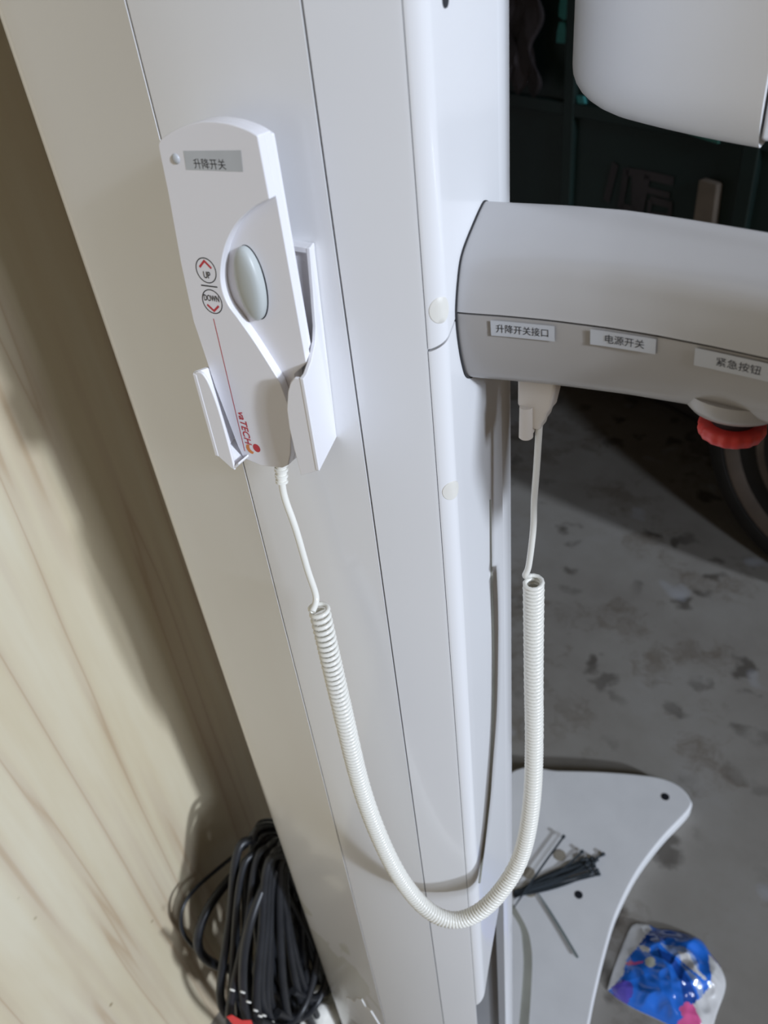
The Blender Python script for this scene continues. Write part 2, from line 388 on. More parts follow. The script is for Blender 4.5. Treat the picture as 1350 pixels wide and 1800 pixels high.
# rear rail
obj('rear_rail', *prism([(-0.12, 0.1285), (-0.0235, 0.1285), (-0.0215, 0.135), (-0.0215, 0.165), (-0.026, 0.172), (-0.12, 0.172)], ZB, ZT, 'z'), 'cover', mach, bevel=0.002)
obj('rail_edge', *prism([(-0.03, 0.1235), (-0.0165, 0.1235), (-0.0165, 0.128), (-0.03, 0.128)], ZB, ZT, 'z'), 'cover', mach)
# caps and screw hole on the right face
def xr(y): return e[0]-0.09*(y-e[1])
sl = [0.0]
for a, b in zip(side, side[1:]): sl.append(sl[-1]+math.hypot(b[0]-a[0], b[1]-a[1]))
def on_side(q, h):
    for k in range(len(side)-1):
        if q <= sl[k+1] or k == len(side)-2:
            t = (q-sl[k])/(sl[k+1]-sl[k]); a, b = side[k], side[k+1]
            d = Vector((b[0]-a[0], b[1]-a[1])).normalized()
            return a[0]+(b[0]-a[0])*t+d.y*h, a[1]+(b[1]-a[1])*t-d.x*h
for q0, zz, rr in ((0.0100, 1.1545, 0.0088), (0.0105, 1.0125, 0.0082)):
    v = []; f = []; n = 32; lay = [(1.0, -0.003), (1.0, 0.0001), (0.96, 0.0004), (0.5, 0.0005), (0.05, 0.0005)]
    for k, h in lay:
        for w in range(n):
            t = 2*math.pi*w/n; x, y = on_side(q0+0.0078*k*math.cos(t), h); v.append((x, y, zz+rr*k*math.sin(t)))
    for i in range(len(lay)-1):
        for k in range(n): f.append((i*n+k, i*n+(k+1) % n, (i+1)*n+(k+1) % n, (i+1)*n+k))
    f += [tuple(range(n)), tuple(range(len(lay)*n-1, (len(lay)-1)*n-1, -1))]
    obj('screw_cap', v, f, 'cap', mach, smooth=40, label='round cream screw cap')
obj('screw_hole', *lathe([(0.0035, -0.004), (0.0035, 0.0006), (0.002, 0.0008)], (xr(0.045), 0.045, 1.3175), 20, 'x'), 'black', mach, label='dark screw hole')
# thin dark seam that wanders down the lower right face
sm = spline([(xr(0.092), 0.092, 0.955), (xr(0.0905), 0.0905, 0.87), (xr(0.089), 0.089, 0.73), (xr(0.073), 0.073, 0.58), (xr(0.055), 0.055, 0.51), (xr(0.027), 0.027, 0.425)], 10)
sm = [Vector((xr(p.y)+0.0006, p.y, p.z)) for p in sm]
obj('edge_strip', *tube(sm, lambda i: 0.0007+0.0011*min(1, max(0, (i-9)/4)), 8), 'olive', mach, smooth=60)

# torn scrap of white film still stuck to the foot of the left cover
fs = [(-0.302, -0.283), (-0.290, -0.268), (-0.278, -0.264), (-0.262, -0.215), (-0.247, -0.195), (-0.240, -0.216), (-0.226, -0.207), (-0.203, -0.250), (-0.230, -0.300), (-0.255, -0.345), (-0.290, -0.39), (-0.312, -0.400)]
obj('film_scrap', *prism([(a, b) for a, b in fs], lambda a, b: yf(-0.190)+0.20*(-0.190-a)-0.0012, lambda a, b: yf(-0.190)+0.20*(-0.190-a)+0.0006, 'y'), 'film', mach, label='torn white film scrap')
# ---- arm
PROF = [(0.106, 1.180), (0.1035, 1.194), (0.098, 1.1995), (0.090, 1.1995), (0.069, 1.1895), (0.0555, 1.1815), (0.049, 1.1745), (0.045, 1.166), (0.0415, 1.156), (0.039, 1.145),
        (0.0395, 1.134), (0.041, 1.124), (0.0435, 1.113), (0.0465, 1.104), (0.050, 1.096), (0.0555, 1.0905), (0.063, 1.0875), (0.075, 1.086), (0.106, 1.0855)]
DT = [(0, 0.0), (0.05, 0.002), (0.088, 0.0), (0.123, -0.008), (0.172, -0.022), (0.25, -0.045), (0.34, -0.075), (0.45, -0.11)]
DM = [(0, 0.0), (0.031, 0.005), (0.061, 0.008), (0.094, 0.009), (0.124, 0.008), (0.158, 0.004), (0.188, -0.001), (0.25, -0.015), (0.34, -0.042), (0.45, -0.075)]
DB = [(0, 0.0), (0.032, 0.006), (0.064, 0.011), (0.106, 0.015), (0.15, 0.016), (0.20, 0.010), (0.25, -0.004), (0.34, -0.03), (0.45, -0.063)]
def armdy(x, z):
    if z >= 1.145: t = min(1, (z-1.145)/0.055); return interp(DM, x)*(1-t)+interp(DT, x)*t
    t = min(1, (1.145-z)/0.055); return interp(DM, x)*(1-t)+interp(DB, x)*t
def armfront(x, z):
    tab = sorted([(b, a) for a, b in PROF[3:17]]); return interp(tab, z)+armdy(x, z)
def arm_shell(prof, x0=-0.014, x1=0.45, n=46):
    xs = [x0+(x1-x0)*i/n for i in range(n+1)]; m = len(prof); v = []; f = []
    for x in xs: v += [(x, y+armdy(max(x, 0), z), z) for y, z in prof]
    for i in range(n):
        for k in range(m): f.append((i*m+k, i*m+(k+1) % m, (i+1)*m+(k+1) % m, (i+1)*m+k))
    f += [tuple(range(m)), tuple(range((n+1)*m-1, n*m-1, -1))]
    return v, f
def closed(top):
    pr = spline([(a, b, 0) for a, b in top], 4); return [(p.x, p.y) for p in pr]
up = closed(PROF[:10]); up = [(a, max(b, 1.1462)) for a, b in up[:-1]]+[(0.0392, 1.1462), (0.106, 1.1462)]
lo = [(0.106, 1.1446), (0.0396, 1.1446)]+[(a+0.0005, b) for a, b in closed(PROF[10:])]
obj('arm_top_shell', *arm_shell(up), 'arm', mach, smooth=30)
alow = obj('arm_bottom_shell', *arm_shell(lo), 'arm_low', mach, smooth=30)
obj('arm_joint', *arm_shell([(0.10, 1.147), (0.0425, 1.147), (0.0425, 1.144), (0.10, 1.144)], 0.0, 0.445), 'gap', mach)
fl = [(a-0.0008 if a < 0.095 else a, b+(0.0006 if b > 1.145 else -0.0008)) for a, b in [p for p in closed(PROF)]]
fl = [(a, b) for a, b in fl if a < 0.118]
obj('arm_gasket', *prism(fl, -0.012, lambda a, b: xr(a)+0.0012, 'x'), 'gap', mach)
# labels on the arm
def armlabel(x0, x1, z0, z1, body, dz=0.0, size=0.0066, sx=0.95, mat='tape'):
    fn = lambda a, b: (a, armfront(a, b)-0.0007, b)
    n = 10; m = 4; v = []; f = []
    for i in range(n+1):
        for j in range(m+1): v.append(fn(x0+(x1-x0)*i/n, z0+(z1-z0)*j/m))
    for i in range(n):
        for j in range(m): q = i*(m+1)+j; f.append((q, q+1, q+m+2, q+m+1))
    lb = obj('label_strip', v, f, mat, alow, smooth=30)
    fn2 = lambda a, b: (a, armfront(a, b)-0.0009, b)
    lettering('lettering', body, fn2, ((x0+x1)/2+dz, (z0+z1)/2-0.0003), size, 'ink', alow, sx=sx)
    return lb
armlabel(0.0212, 0.0632, 1.1315, 1.1425, '升降开关接口', 0.0, 0.0064, 0.92)['label'] = 'silver label nearest the column, six characters'
armlabel(0.0860, 0.1262, 1.1330, 1.1437, '电源开关', 0.001)['label'] = 'silver label in the middle of the arm, four characters'
armlabel(0.1490, 0.1960, 1.1305, 1.1430, '紧急按钮', 0.001)['label'] = 'silver label above the red button'
# emergency stop
EX, EY = 0.170, 0.091
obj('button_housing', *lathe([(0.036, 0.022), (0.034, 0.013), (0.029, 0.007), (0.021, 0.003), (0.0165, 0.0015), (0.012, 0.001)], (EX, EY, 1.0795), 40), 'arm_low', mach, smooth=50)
es = obj('emergency_button', *lathe([(0.0120, 0.0105), (0.0185, 0.0098), (0.0205, 0.0085), (0.0210, 0.005), (0.0198, 0.001), (0.013, -0.0035), (0.003, -0.005)], (EX, EY, 1.0635), 96, 'z', 0.018, 16), 'red', mach, smooth=50, label='red mushroom push button')
obj('button_collar', *lathe([(0.0150, 0.006), (0.0150, -0.002), (0.0140, -0.006), (0.0135, -0.0075)], (EX, EY, 1.0805), 32), 'black', es, smooth=40)
# upper head unit
hp = [(0.16, 0.0585), (0.135, 0.071), (0.105, 0.088), (0.075, 0.107), (0.050, 0.125), (0.034, 0.142), (0.0265, 0.158), (0.0255, 0.185), (0.034, 0.215), (0.06, 0.23), (0.16, 0.23)]
hs = [(p.x, p.y) for p in spline([(a, b, 0) for a, b in hp], 5)]
hv = []; hf = []; lay = [(1.2275+0.032*(1-math.sin(a)), 1-0.032*(1-math.cos(a))/0.105) for a in [math.pi/2*(1-q/8) for q in range(9)]]+[(1.35, 1.0), (1.60, 1.0), (1.86, 1.0)]
hs = [(0.2315+(a-0.2315)*1.14, -0.3846+(b+0.3846)*1.14) for a, b in hs]; ctr = (0.150, 0.232)
for z, k in lay:
    for a, b in hs:
        kk = k
        hv.append((ctr[0]+(a-ctr[0])*kk if a < 0.1495 else a, ctr[1]+(b-ctr[1])*(1-(1-kk)*0.5), z))
m = len(hs)
for i in range(len(lay)-1):
    for k in range(m): hf.append((i*m+k, i*m+(k+1) % m, (i+1)*m+(k+1) % m, (i+1)*m+k))
hf += [tuple(range(m)), tuple(range(len(lay)*m-1, (len(lay)-1)*m-1, -1))]
obj('head_housing', hv, hf, 'head', mach, smooth=40)
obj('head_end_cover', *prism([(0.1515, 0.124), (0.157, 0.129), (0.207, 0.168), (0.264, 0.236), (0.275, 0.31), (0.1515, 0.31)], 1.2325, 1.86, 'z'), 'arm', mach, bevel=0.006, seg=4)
# floor base
bp = [(p.x, p.y) for p in spline([(-0.42, 0.66, 0), (-0.338, 0.874, 0), (-0.227, 0.931, 0), (-0.124, 0.982, 0), (-0.021, 1.026, 0), (0.047, 1.047, 0), (0.096, 1.044, 0), (0.130, 1.020, 0), (0.140, 0.985, 0),
      (0.1, 0.862, 0), (0.071, 0.74, 0), (0.060, 0.62, 0), (0.0635, 0.53, 0), (0.075, 0.42, 0), (0.086, 0.345, 0), (0.115, 0.15, 0), (0.13, -0.02, 0)], 6)]+[(-0.36, -0.02), (-0.42, 0.10)]
bpl = obj('base_plate', *prism(bp, FZ, -0.675, 'z'), 'base', mach, bevel=0.007, seg=3)
for a, b, r in ((0.070, 0.990, 0.0115), (-0.0405, 0.611, 0.0105)):
    obj('bolt_hole', *lathe([(r, -0.01), (r, 0.0006), (r*0.5, 0.0008)], (a, b, -0.675), 24), 'black', bpl, label='round black bolt hole')
for a, b in ((-0.174, 0.602), (-0.122, 0.687), (-0.152, 0.560)):
    obj('filler_disc', *lathe([(0.0165, -0.005), (0.0165, 0.0012), (0.014, 0.0018)], (a, b, -0.675), 28), 'plugdisc', bpl, label='round dull brown disc')
def band(a, b, z0, z1):
    n = len(a); poly = [(p.x, p.y) for p in a]+[(p.x, p.y) for p in reversed(b)]; return prism(poly, z0, z1, 'z')
o1 = spline([(-0.176, 0.508, 0), (-0.124, 0.471, 0), (-0.095, 0.435, 0), (-0.071, 0.385, 0), (-0.032, 0.277, 0), (0.02, 0.12, 0)], 6)
o2 = spline([(-0.184, 0.492, 0), (-0.138, 0.462, 0), (-0.114, 0.425, 0), (-0.090, 0.375, 0), (-0.052, 0.266, 0), (0.0, 0.11, 0)], 6)
o3 = spline([(-0.20, 0.478, 0), (-0.160, 0.448, 0), (-0.142, 0.412, 0), (-0.118, 0.362, 0), (-0.080, 0.25, 0), (-0.03, 0.10, 0)], 6)
obj('gasket_strip', *band(o1, o2, -0.676, -0.6738), 'olive', bpl, label='olive grey sealing strip')
obj('inner_rim', *band(o2, o3, -0.676, -0.670), 'base', bpl)

# ------------------------------------------------------------------ handset holder
hold = thing('handset_holder', (-0.115, 0.0, 1.03), 'white plastic cradle on the column front gripping the lower half of the handset', 'holder')
obj('back_plate', *prism([(-0.163, 1.058), (-0.0885, 1.058), (-0.0810, 1.195), (-0.150, 1.195), (-0.163, 1.18)], -0.0095, 0.0, 'y'), 'holder', hold, bevel=0.0008)
def xw(y, z): return -0.0700-0.34*(y+0.05)+0.007*max(0.0, min(1.0, (z-1.12)/0.08))
rw = [(-0.003, 1.1985), (-0.0125, 1.1985), (-0.0130, 1.170), (-0.0140, 1.147), (-0.018, 1.1375), (-0.030, 1.1300), (-0.042, 1.1270), (-0.0502, 1.1280), (-0.0502, 1.0560), (-0.003, 1.0530)]
obj('right_wall', *prism(rw, lambda a, b: xw(a, b)-0.0034, xw, 'x'), 'holder', hold, bevel=0.0009)
obj('right_wall_lip', *prism([(-0.098, 1.1995), (-0.0790, 1.1985), (-0.0790, 1.1945), (-0.098, 1.1955)], -0.0122, -0.003, 'y'), 'holder', hold, bevel=0.0006)
fr = [(-0.0712, 1.1272), (-0.0770, 1.1272), (-0.0810, 1.1230), (-0.0845, 1.1160), (-0.0885, 1.102), (-0.0897, 1.087), (-0.0892, 1.069), (-0.0878, 1.0475), (-0.0712, 1.0560)]
obj('right_flange', *prism(fr, -0.0498, -0.0470, 'y'), 'holder', hold, bevel=0.0008)
WXL = -0.1680
lw = [(-0.004, 1.112), (-0.030, 1.113), (-0.0475, 1.1165), (-0.0502, 1.1155), (-0.0502, 1.046), (-0.043, 1.0465), (-0.004, 1.056)]
obj('left_wall', *prism(lw, WXL, WXL+0.004, 'x'), 'holder', hold, bevel=0.001)
ll = [(p.x, p.y) for p in spline([(-0.1622, 1.1180, 0), (-0.1580, 1.1165, 0), (-0.1545, 1.109, 0), (-0.1520, 1.092, 0), (-0.1512, 1.070, 0), (-0.1512, 1.050, 0), (-0.1515, 1.0365, 0)], 5)]
fl = ll+[(-0.1545, 1.0375), (-0.1645, 1.0455), (-0.1668, 1.049), (-0.1668, 1.110), (-0.1660, 1.1165)]
obj('left_flange', *prism(fl, -0.0498, -0.0475, 'y'), 'holder', hold, bevel=0.0009)
obj('bottom_lip', *prism([(-0.1660, 1.0465), (-0.1518, 1.0375), (-0.1460, 1.0430), (-0.1460, 1.0450), (-0.1518, 1.0400), (-0.1660, 1.0490)], -0.0495, -0.002, 'y'), 'holder', hold, bevel=0.0006)

# ------------------------------------------------------------------ handset
hset = thing('lift_switch_handset', (-0.113, -0.025, 1.03), 'white lift control handset with an oval grey button, standing in the cradle on the column', 'remote control')
YF, YR = -0.0375, -0.0308
arch = [(p.x, p.y) for p in spline([(-0.1560, 1.2600, 0), (-0.1530, 1.2650, 0), (-0.136, 1.2712, 0), (-0.115, 1.2752, 0), (-0.095, 1.2745, 0), (-0.080, 1.2712, 0), (-0.0725, 1.2680, 0)], 5)]
left = [(-0.150, 1.0400), (-0.1530, 1.050), (-0.1610, 1.100), (-0.1655, 1.150), (-0.1630, 1.190), (-0.1580, 1.235)]
bot = [(-0.0890, 1.0900), (-0.0980, 1.055), (-0.1030, 1.0440), (-0.1100, 1.0400), (-0.132, 1.0370)]
full = left+arch+[(-0.0722, 1.128), (-0.0850, 1.118)]+bot
def narrow(poly): return [(-0.158+(a+0.158)*0.92 if a > -0.158 else a, b) for a, b in poly]
full = narrow(full)
obj('body', *prism(full, YR, -0.0250, 'y'), 'handset', hset, bevel=0.0006)
cxs = -0.1215
rear = [(cxs+(a-cxs)*0.93, 1.155+(b-1.155)*0.975) for a, b in full]
obj('back_shell', *prism(rear, -0.0252, -0.0180, 'y'), 'handset', hset, bevel=0.002)
scv = [(p.x, p.y) for p in spline([(-0.0722, 1.2345, 0), (-0.0790, 1.2322, 0), (-0.0880, 1.2285, 0), (-0.1040, 1.2185, 0), (-0.1175, 1.2045, 0), (-0.1265, 1.1885, 0), (-0.1292, 1.1760, 0), (-0.1270, 1.1655, 0), (-0.1205, 1.1565, 0), (-0.1085, 1.1390, 0), (-0.0940, 1.1140, 0)], 5)]
face = narrow(left+arch+scv+bot)
front = obj('front_cover', *prism(face, YF, YR+0.0002, 'y'), 'handset', hset, bevel=0.0013, seg=3)
# oval button in the recess
def oval(c, rx, rz, n=40): return [(c[0]+rx*math.cos(2*math.pi*k/n), c[1]+rz*math.sin(2*math.pi*k/n)) for k in range(n)]
bc = (-0.1112, 1.1795)
v = []; f = []; lay = [(1.0, -0.0300), (1.0, -0.0340), (0.94, -0.0358), (0.8, -0.0372), (0.55, -0.0381), (0.2, -0.0385)]; n = 44
for k, y in lay: v += [(a, y-0.0012*(a-bc[0])/0.011, b) for a, b in oval(bc, 0.0108*k, 0.0242*k, n)]
for i in range(len(lay)-1):
    for k in range(n): f.append((i*n+k, i*n+(k+1) % n, (i+1)*n+(k+1) % n, (i+1)*n+k))
f += [tuple(range(n)), tuple(range(len(lay)*n-1, (len(lay)-1)*n-1, -1))]
btn = obj('button', v, f, 'button', hset, smooth=50, label='oval grey rocker button')
obj('button_gap', *prism(oval((bc[0]+0.0007, bc[1]), 0.0110, 0.0246), YR-0.0002, YR+0.002, 'y'), 'black', hset)
# indicator lamp
obj('indicator_lamp', *lathe([(0.0030, 0.001), (0.0030, -0.0002), (0.0025, -0.0008), (0.0013, -0.0012), (0.0003, -0.0013)], (-0.1440, YF, 1.2550), 20, 'y'), 'tape_grey', hset, smooth=60, label='small grey indicator lamp')
F1 = lambda a, b: (a, YF-0.00012, b)
F2 = lambda a, b: (a, YF-0.00022, b)
st = obj('label_strip', [F1(a, b) for a, b in [(-0.1378, 1.2490), (-0.0945, 1.2490), (-0.0930, 1.2605), (-0.1365, 1.2595)]], [(0, 1, 2, 3)], 'tape_grey', hset, label='grey label under the handset top')
lettering('lettering', '升降开关', F2, (-0.1185, 1.2522), 0.0062, 'ink', hset)
G1 = lambda a, b: (a+0.0033+0.06*(b-1.177), YF-0.00012, b)
G2 = lambda a, b: (a+0.0033+0.06*(b-1.177), YF-0.00022, b)
mk = Mesh(); rk = Mesh()
for c in ((-0.1456, 1.1875), (-0.1456, 1.1663)): mk.add(*ring_flat(G1, c, 0.0086, 0.0086, 0.0007))
mk.add(*bar_flat(G1, [(-0.1526, 1.1770), (-0.1386, 1.1770)], 0.0009))
mk.build('printed_ring', 'ink', hset)
rk.add(*bar_flat(G1, [(-0.1506, 1.1893), (-0.1456, 1.1938), (-0.1406, 1.1893)], 0.0015))
rk.add(*bar_flat(G1, [(-0.1506, 1.1638), (-0.1456, 1.1598), (-0.1406, 1.1638)], 0.0015))
rk.build('printed_chevron', 'redink', hset, label='red chevron')
lettering('lettering', 'UP', G2, (-0.1456, 1.1843), 0.0064, 'ink', hset, sx=0.78, bold=0.01)
lettering('lettering', 'DOWN', G2, (-0.1456, 1.1685), 0.0060, 'ink', hset, sx=0.66, bold=0.01)
rl = Mesh(); rl.add(*bar_flat(F1, [(-0.1456, 1.1540), (-0.1472, 1.0475)], 0.0006)); rl.build('printed_line', 'redink', hset, label='thin red line')
lettering('lettering', 'vaTECH', F2, (-0.1418, 1.0690), 0.0086, 'redink', hset, sx=0.96, rot=-math.pi/2, shear=0.15, bold=0.014)
lg = Mesh(); lg.add([F1(a, b) for a, b in oval((-0.1345, 1.0530), 0.0034, 0.0036, 20)], [tuple(range(20))]); lg.build('printed_emblem', 'redink', hset, label='red round emblem')
cres = [(-0.1402+0.0046*math.cos(t), 1.0512+0.0046*math.sin(t)) for t in [math.pi*(0.75+0.8*i/10) for i in range(11)]]
cres += [(-0.1382+0.0034*math.cos(t), 1.0522+0.0034*math.sin(t)) for t in [math.pi*(1.5-0.75*i/10) for i in range(11)]]
lg = Mesh(); lg.add([F1(a, b) for a, b in cres], [tuple(range(len(cres)))]); lg.build('printed_emblem', 'orangeink', hset, label='orange crescent emblem')

hset.rotation_euler.z = hold.rotation_euler.z = math.radians(2.5)

# ------------------------------------------------------------------ coiled cord
cord = thing('coiled_cord', (-0.126, -0.022, 1.04), 'ivory coiled cord hanging in a loop from the handset to the underside of the arm', 'cord')
lead = spline([(-0.1245, -0.024, 1.044), (-0.1262, -0.026, 1.028), (-0.1268, -0.028, 1.012), (-0.1255, -0.029, 0.999), (-0.1205, -0.030, 0.974), (-0.1172, -0.030, 0.932), (-0.1135, -0.0305, 0.902), (-0.1080, -0.031, 0.884)], 8)
path = spline([(-0.1090, -0.0345, 0.8960), (-0.0944, -0.0472, 0.7866), (-0.0859, -0.0508, 0.6509), (-0.0667, -0.0483, 0.5300), (-0.0424, -0.0395, 0.4484), (-0.0132, -0.0278, 0.4128), (0.0092, -0.0124, 0.4216), (0.0302, 0.0060, 0.4530), (0.0495, 0.0333, 0.5138), (0.0523, 0.0552, 0.5968), (0.0452, 0.0748, 0.6768), (0.0398, 0.0831, 0.7534), (0.0368, 0.0872, 0.8269), (0.0370, 0.0845, 0.8850)], 40)
fine = resample(path, 0.0004)
for _ in range(3):
    fine = [fine[i] if i < 40 or i >= len(fine)-40 else sum((fine[j] for j in range(i-40, i+41, 8)), Vector())/11 for i in range(len(fine))]
fr_ = frames(fine)
CR, TR = 0.0077, 0.0021
hel = []; ph = math.pi*0.9; Ltot = len(fine)*0.0004
for i in range(0, len(fine)):
    s = i*0.0004
    pitch = interp([(0, 0.0063), (0.04, 0.0055), (0.12, 0.0048), (0.24, 0.0042), (0.40, 0.0042), (0.46, 0.0047), (0.58, 0.0045), (0.66, 0.0040), (0.80, 0.0040), (0.88, 0.0046)], s)
    ph += 2*math.pi*0.0004/pitch
    u, w = fr_[i]; hel.append(fine[i]+(u*math.cos(ph)+w*math.sin(ph))*CR)
hel = hel[::1]
obj('coil', *tube(hel, TR, 8), 'cord', cord, smooth=80)
st_ = hel[0]
lead[-1] = st_
obj('straight_lead', *tube(spline([tuple(p) for p in lead[::8]]+[tuple(st_)], 8), 0.0029, 12), 'cord', cord, smooth=80)
top = spline([tuple(hel[-1]), (0.0310, 0.0800, 0.8930), (0.0338, 0.0810, 0.9050), (0.0368, 0.082, 0.945), (0.0371, 0.082, 0.974), (0.0383, 0.083, 1.008), (0.0392, 0.084, 1.045)], 8)
obj('straight_lead', *tube(top, 0.0027, 12), 'cord', cord, smooth=80)
# ribbed strain relief under the handset
sr = Mesh(); ax = [(-0.1238, -0.0235, 1.0430), (-0.1262, -0.0255, 1.0290), (-0.1268, -0.0275, 1.0165)]
axs = spline(ax, 8); sr.add(*tube(axs, 0.0042, 14))
for k in range(5):
    i = 2+k*3; p = axs[i]; sr.add(*tube([p, p+(axs[i+1]-p).normalized()*0.0021], 0.0058-0.0002*k, 14))
sr.build('strain_relief', 'cord', cord, smooth=50)
# connector under the arm
pg = [(0.0240, 1.0880), (0.0540, 1.0880), (0.0525, 1.0775), (0.0497, 1.0625), (0.0470, 1.0585), (0.0458, 1.0535), (0.0430, 1.0485), (0.0420, 1.0430), (0.0362, 1.0430), (0.0362, 1.0370), (0.0265, 1.0370), (0.0270, 1.0570), (0.0240, 1.0620)]
obj('plug', *prism(pg, 0.0775, 0.0925, 'y'), 'plug', cord, bevel=0.0025, seg=4, label='beige angled plug')
obj('plug_barrel', *lathe([(0.0050, 0.026), (0.0054, 0.0), (0.0046, -0.0008)], (0.0314, 0.0775, 1.0360), 20), 'plug', cord, smooth=40)

# ------------------------------------------------------------------ truck behind
D = Vector((0.87134952, -0.49066284)); N = Vector((-0.49066284, -0.87134952)); P0 = Vector((0.117, 2.195))
def tp(s, z, off=0.0): q = P0+D*s+N*off; return (q.x, q.y, z)
def tbox(s0, s1, z0, z1, o0, o1):
    v = [tp(s, z, o) for o in (o0, o1) for s, z in ((s0, z0), (s1, z0), (s1, z1), (s0, z1))]
    return v, [(0, 1, 2, 3), (7, 6, 5, 4), (0, 4, 5, 1), (1, 5, 6, 2), (2, 6, 7, 3), (3, 7, 4, 0)]
def tpoly(poly, o0, o1):
    n = len(poly); v = [tp(a, b, o0) for a, b in poly]+[tp(a, b, o1) for a, b in poly]
    return v, [tuple(range(n)), tuple(range(2*n-1, n-1, -1))]+[(i, (i+1) % n, n+(i+1) % n, n+i) for i in range(n)]
trk = thing('farm_truck', tp(-0.6, FZ, -0.6), 'dark green farm truck with a muddy wheel parked in the shade behind the machine', 'truck')
obj('side_panel', *tbox(-2.3, 0.9, 0.05, 1.95, -1.3, 0.0), 'truck', trk, bevel=0.02)
rb = Mesh()
for s in (-2.1, -1.25, -0.38, 0.45): rb.add(*tbox(s-0.03, s+0.03, 0.06, 1.94, -0.02, 0.022))
rb.add(*tbox(-2.3, 0.9, 0.70, 0.75, -0.02, 0.018)); rb.add(*tbox(-2.3, 0.9, 0.05, 0.10, -0.02, 0.025))
rb.build('panel_rib', 'truck', trk, bevel=0.006)
obj('chassis', *tbox(-2.2, 0.85, -0.42, 0.05, -1.25, -0.16), 'truckdark', trk, bevel=0.02)
obj('underbody_shade', *tbox(-2.1, 0.8, -0.66, -0.42, -1.2, -0.45), 'truckdark', trk, bevel=0.02)  # dark block added to stand for the darkness under the truck
def wheel_ring(prof, name, mat, parent, c=(0.106, -0.23), n=56):
    v = []; f = []
    for r, o in prof:
        for k in range(n): w = 2*math.pi*k/n; v.append(tp(c[0]+r*math.cos(w), c[1]+r*math.sin(w), o))
    for i in range(len(prof)-1):
        for k in range(n): f.append((i*n+k, i*n+(k+1) % n, (i+1)*n+(k+1) % n, (i+1)*n+k))
    f += [tuple(range(n)), tuple(range(len(prof)*n-1, (len(prof)-1)*n-1, -1))]
    return obj(name, v, f, mat, parent, smooth=40)
wh = wheel_ring([(0.40, -0.16), (0.47, -0.15), (0.49, -0.12), (0.49, -0.02), (0.475, 0.01), (0.44, 0.025), (0.405, 0.02), (0.395, -0.02)], 'tyre', 'tyre', trk)
wheel_ring([(0.40, -0.10), (0.41, 0.006), (0.395, 0.016), (0.375, 0.004), (0.36, -0.02), (0.30, -0.03), (0.275, -0.012), (0.25, -0.02), (0.12, -0.035), (0.10, -0.005), (0.03, 0.0)], 'rim', 'rim', wh)
obj('tan_plate', *tpoly([(-0.559, 0.30), (-0.470, 0.30), (-0.480, 0.577), (-0.487, 0.582), (-0.552, 0.585), (-0.557, 0.580)], 0.0, 0.03), 'tan', trk, bevel=0.006, label='upright tan plate')
lt = Mesh(); gg = lambda a, b: tp(a, b, 0.004)
for st__, w in (([(-0.985, 0.565), (-1.02, 0.42)], 0.035), ([(-0.925, 0.555), (-0.94, 0.41)], 0.03), ([(-0.925, 0.545), (-0.86, 0.55), (-0.865, 0.41)], 0.03), ([(-0.94, 0.415), (-0.86, 0.42)], 0.025),
               ([(-0.83, 0.55), (-0.69, 0.55)], 0.03), ([(-0.815, 0.55), (-0.835, 0.41)], 0.03), ([(-0.81, 0.50), (-0.70, 0.50)], 0.022), ([(-0.79, 0.47), (-0.69, 0.47), (-0.69, 0.415), (-0.79, 0.415), (-0.79, 0.47)], 0.025)):
    lt.add(*bar_flat(gg, st__, w))
lt.build('lettering', 'faded', trk, label='faded painted characters')
obj('paint_mark', *tpoly([(-1.318, 1.12), (-1.262, 1.12), (-1.275, 1.03), (-1.300, 1.018), (-1.335, 1.03), (-1.335, 1.06)], 0.0, 0.012), 'turq', trk, label='turquoise paint mark')
obj('paint_mark', *tpoly([(-1.330, 1.012), (-1.300, 1.012), (-1.290, 0.99), (-1.292, 0.945), (-1.343, 0.945), (-1.340, 0.98)], 0.0, 0.012), 'turq', trk, label='turquoise paint mark')
obj('paint_mark', *tpoly([(-1.215, 0.775), (-1.175, 0.775), (-1.165, 0.752), (-1.205, 0.745)], 0.0, 0.012), 'turq', trk)
obj('paint_strip', *tpoly([(-0.80, 0.755), (-0.505, 0.735), (-0.505, 0.700), (-0.62, 0.712)], 0.0, 0.026), 'teal', trk, label='dull teal strip')
# mottled tarpaulin hanging over the truck's far corner
v = []; f = []; nx, nz = 26, 40
for i in range(nx+1):
    for j in range(nz+1):
        s = -1.92+0.52*i/nx; z = 0.86+0.70*j/nz; s2 = s+0.05*math.sin(j*0.5)*(1-j/nz)
        q = noise.noise(Vector((s*5, z*3.0, 1.7))); v.append(tp(s2, z-0.10*abs(math.sin(i*0.55)), 0.055+0.035*q))
for i in range(nx):
    for j in range(nz): a = i*(nz+1)+j; f.append((a, a+1, a+nz+2, a+nz+1))
tarp = obj('tarpaulin', v, f, 'tarp', None, smooth=80)
sol = tarp.modifiers.new('solid', 'SOLIDIFY'); sol.thickness = 0.006
tag(tarp, 'mottled brown tarpaulin hanging over the dark green truck beside the rail', 'tarpaulin')

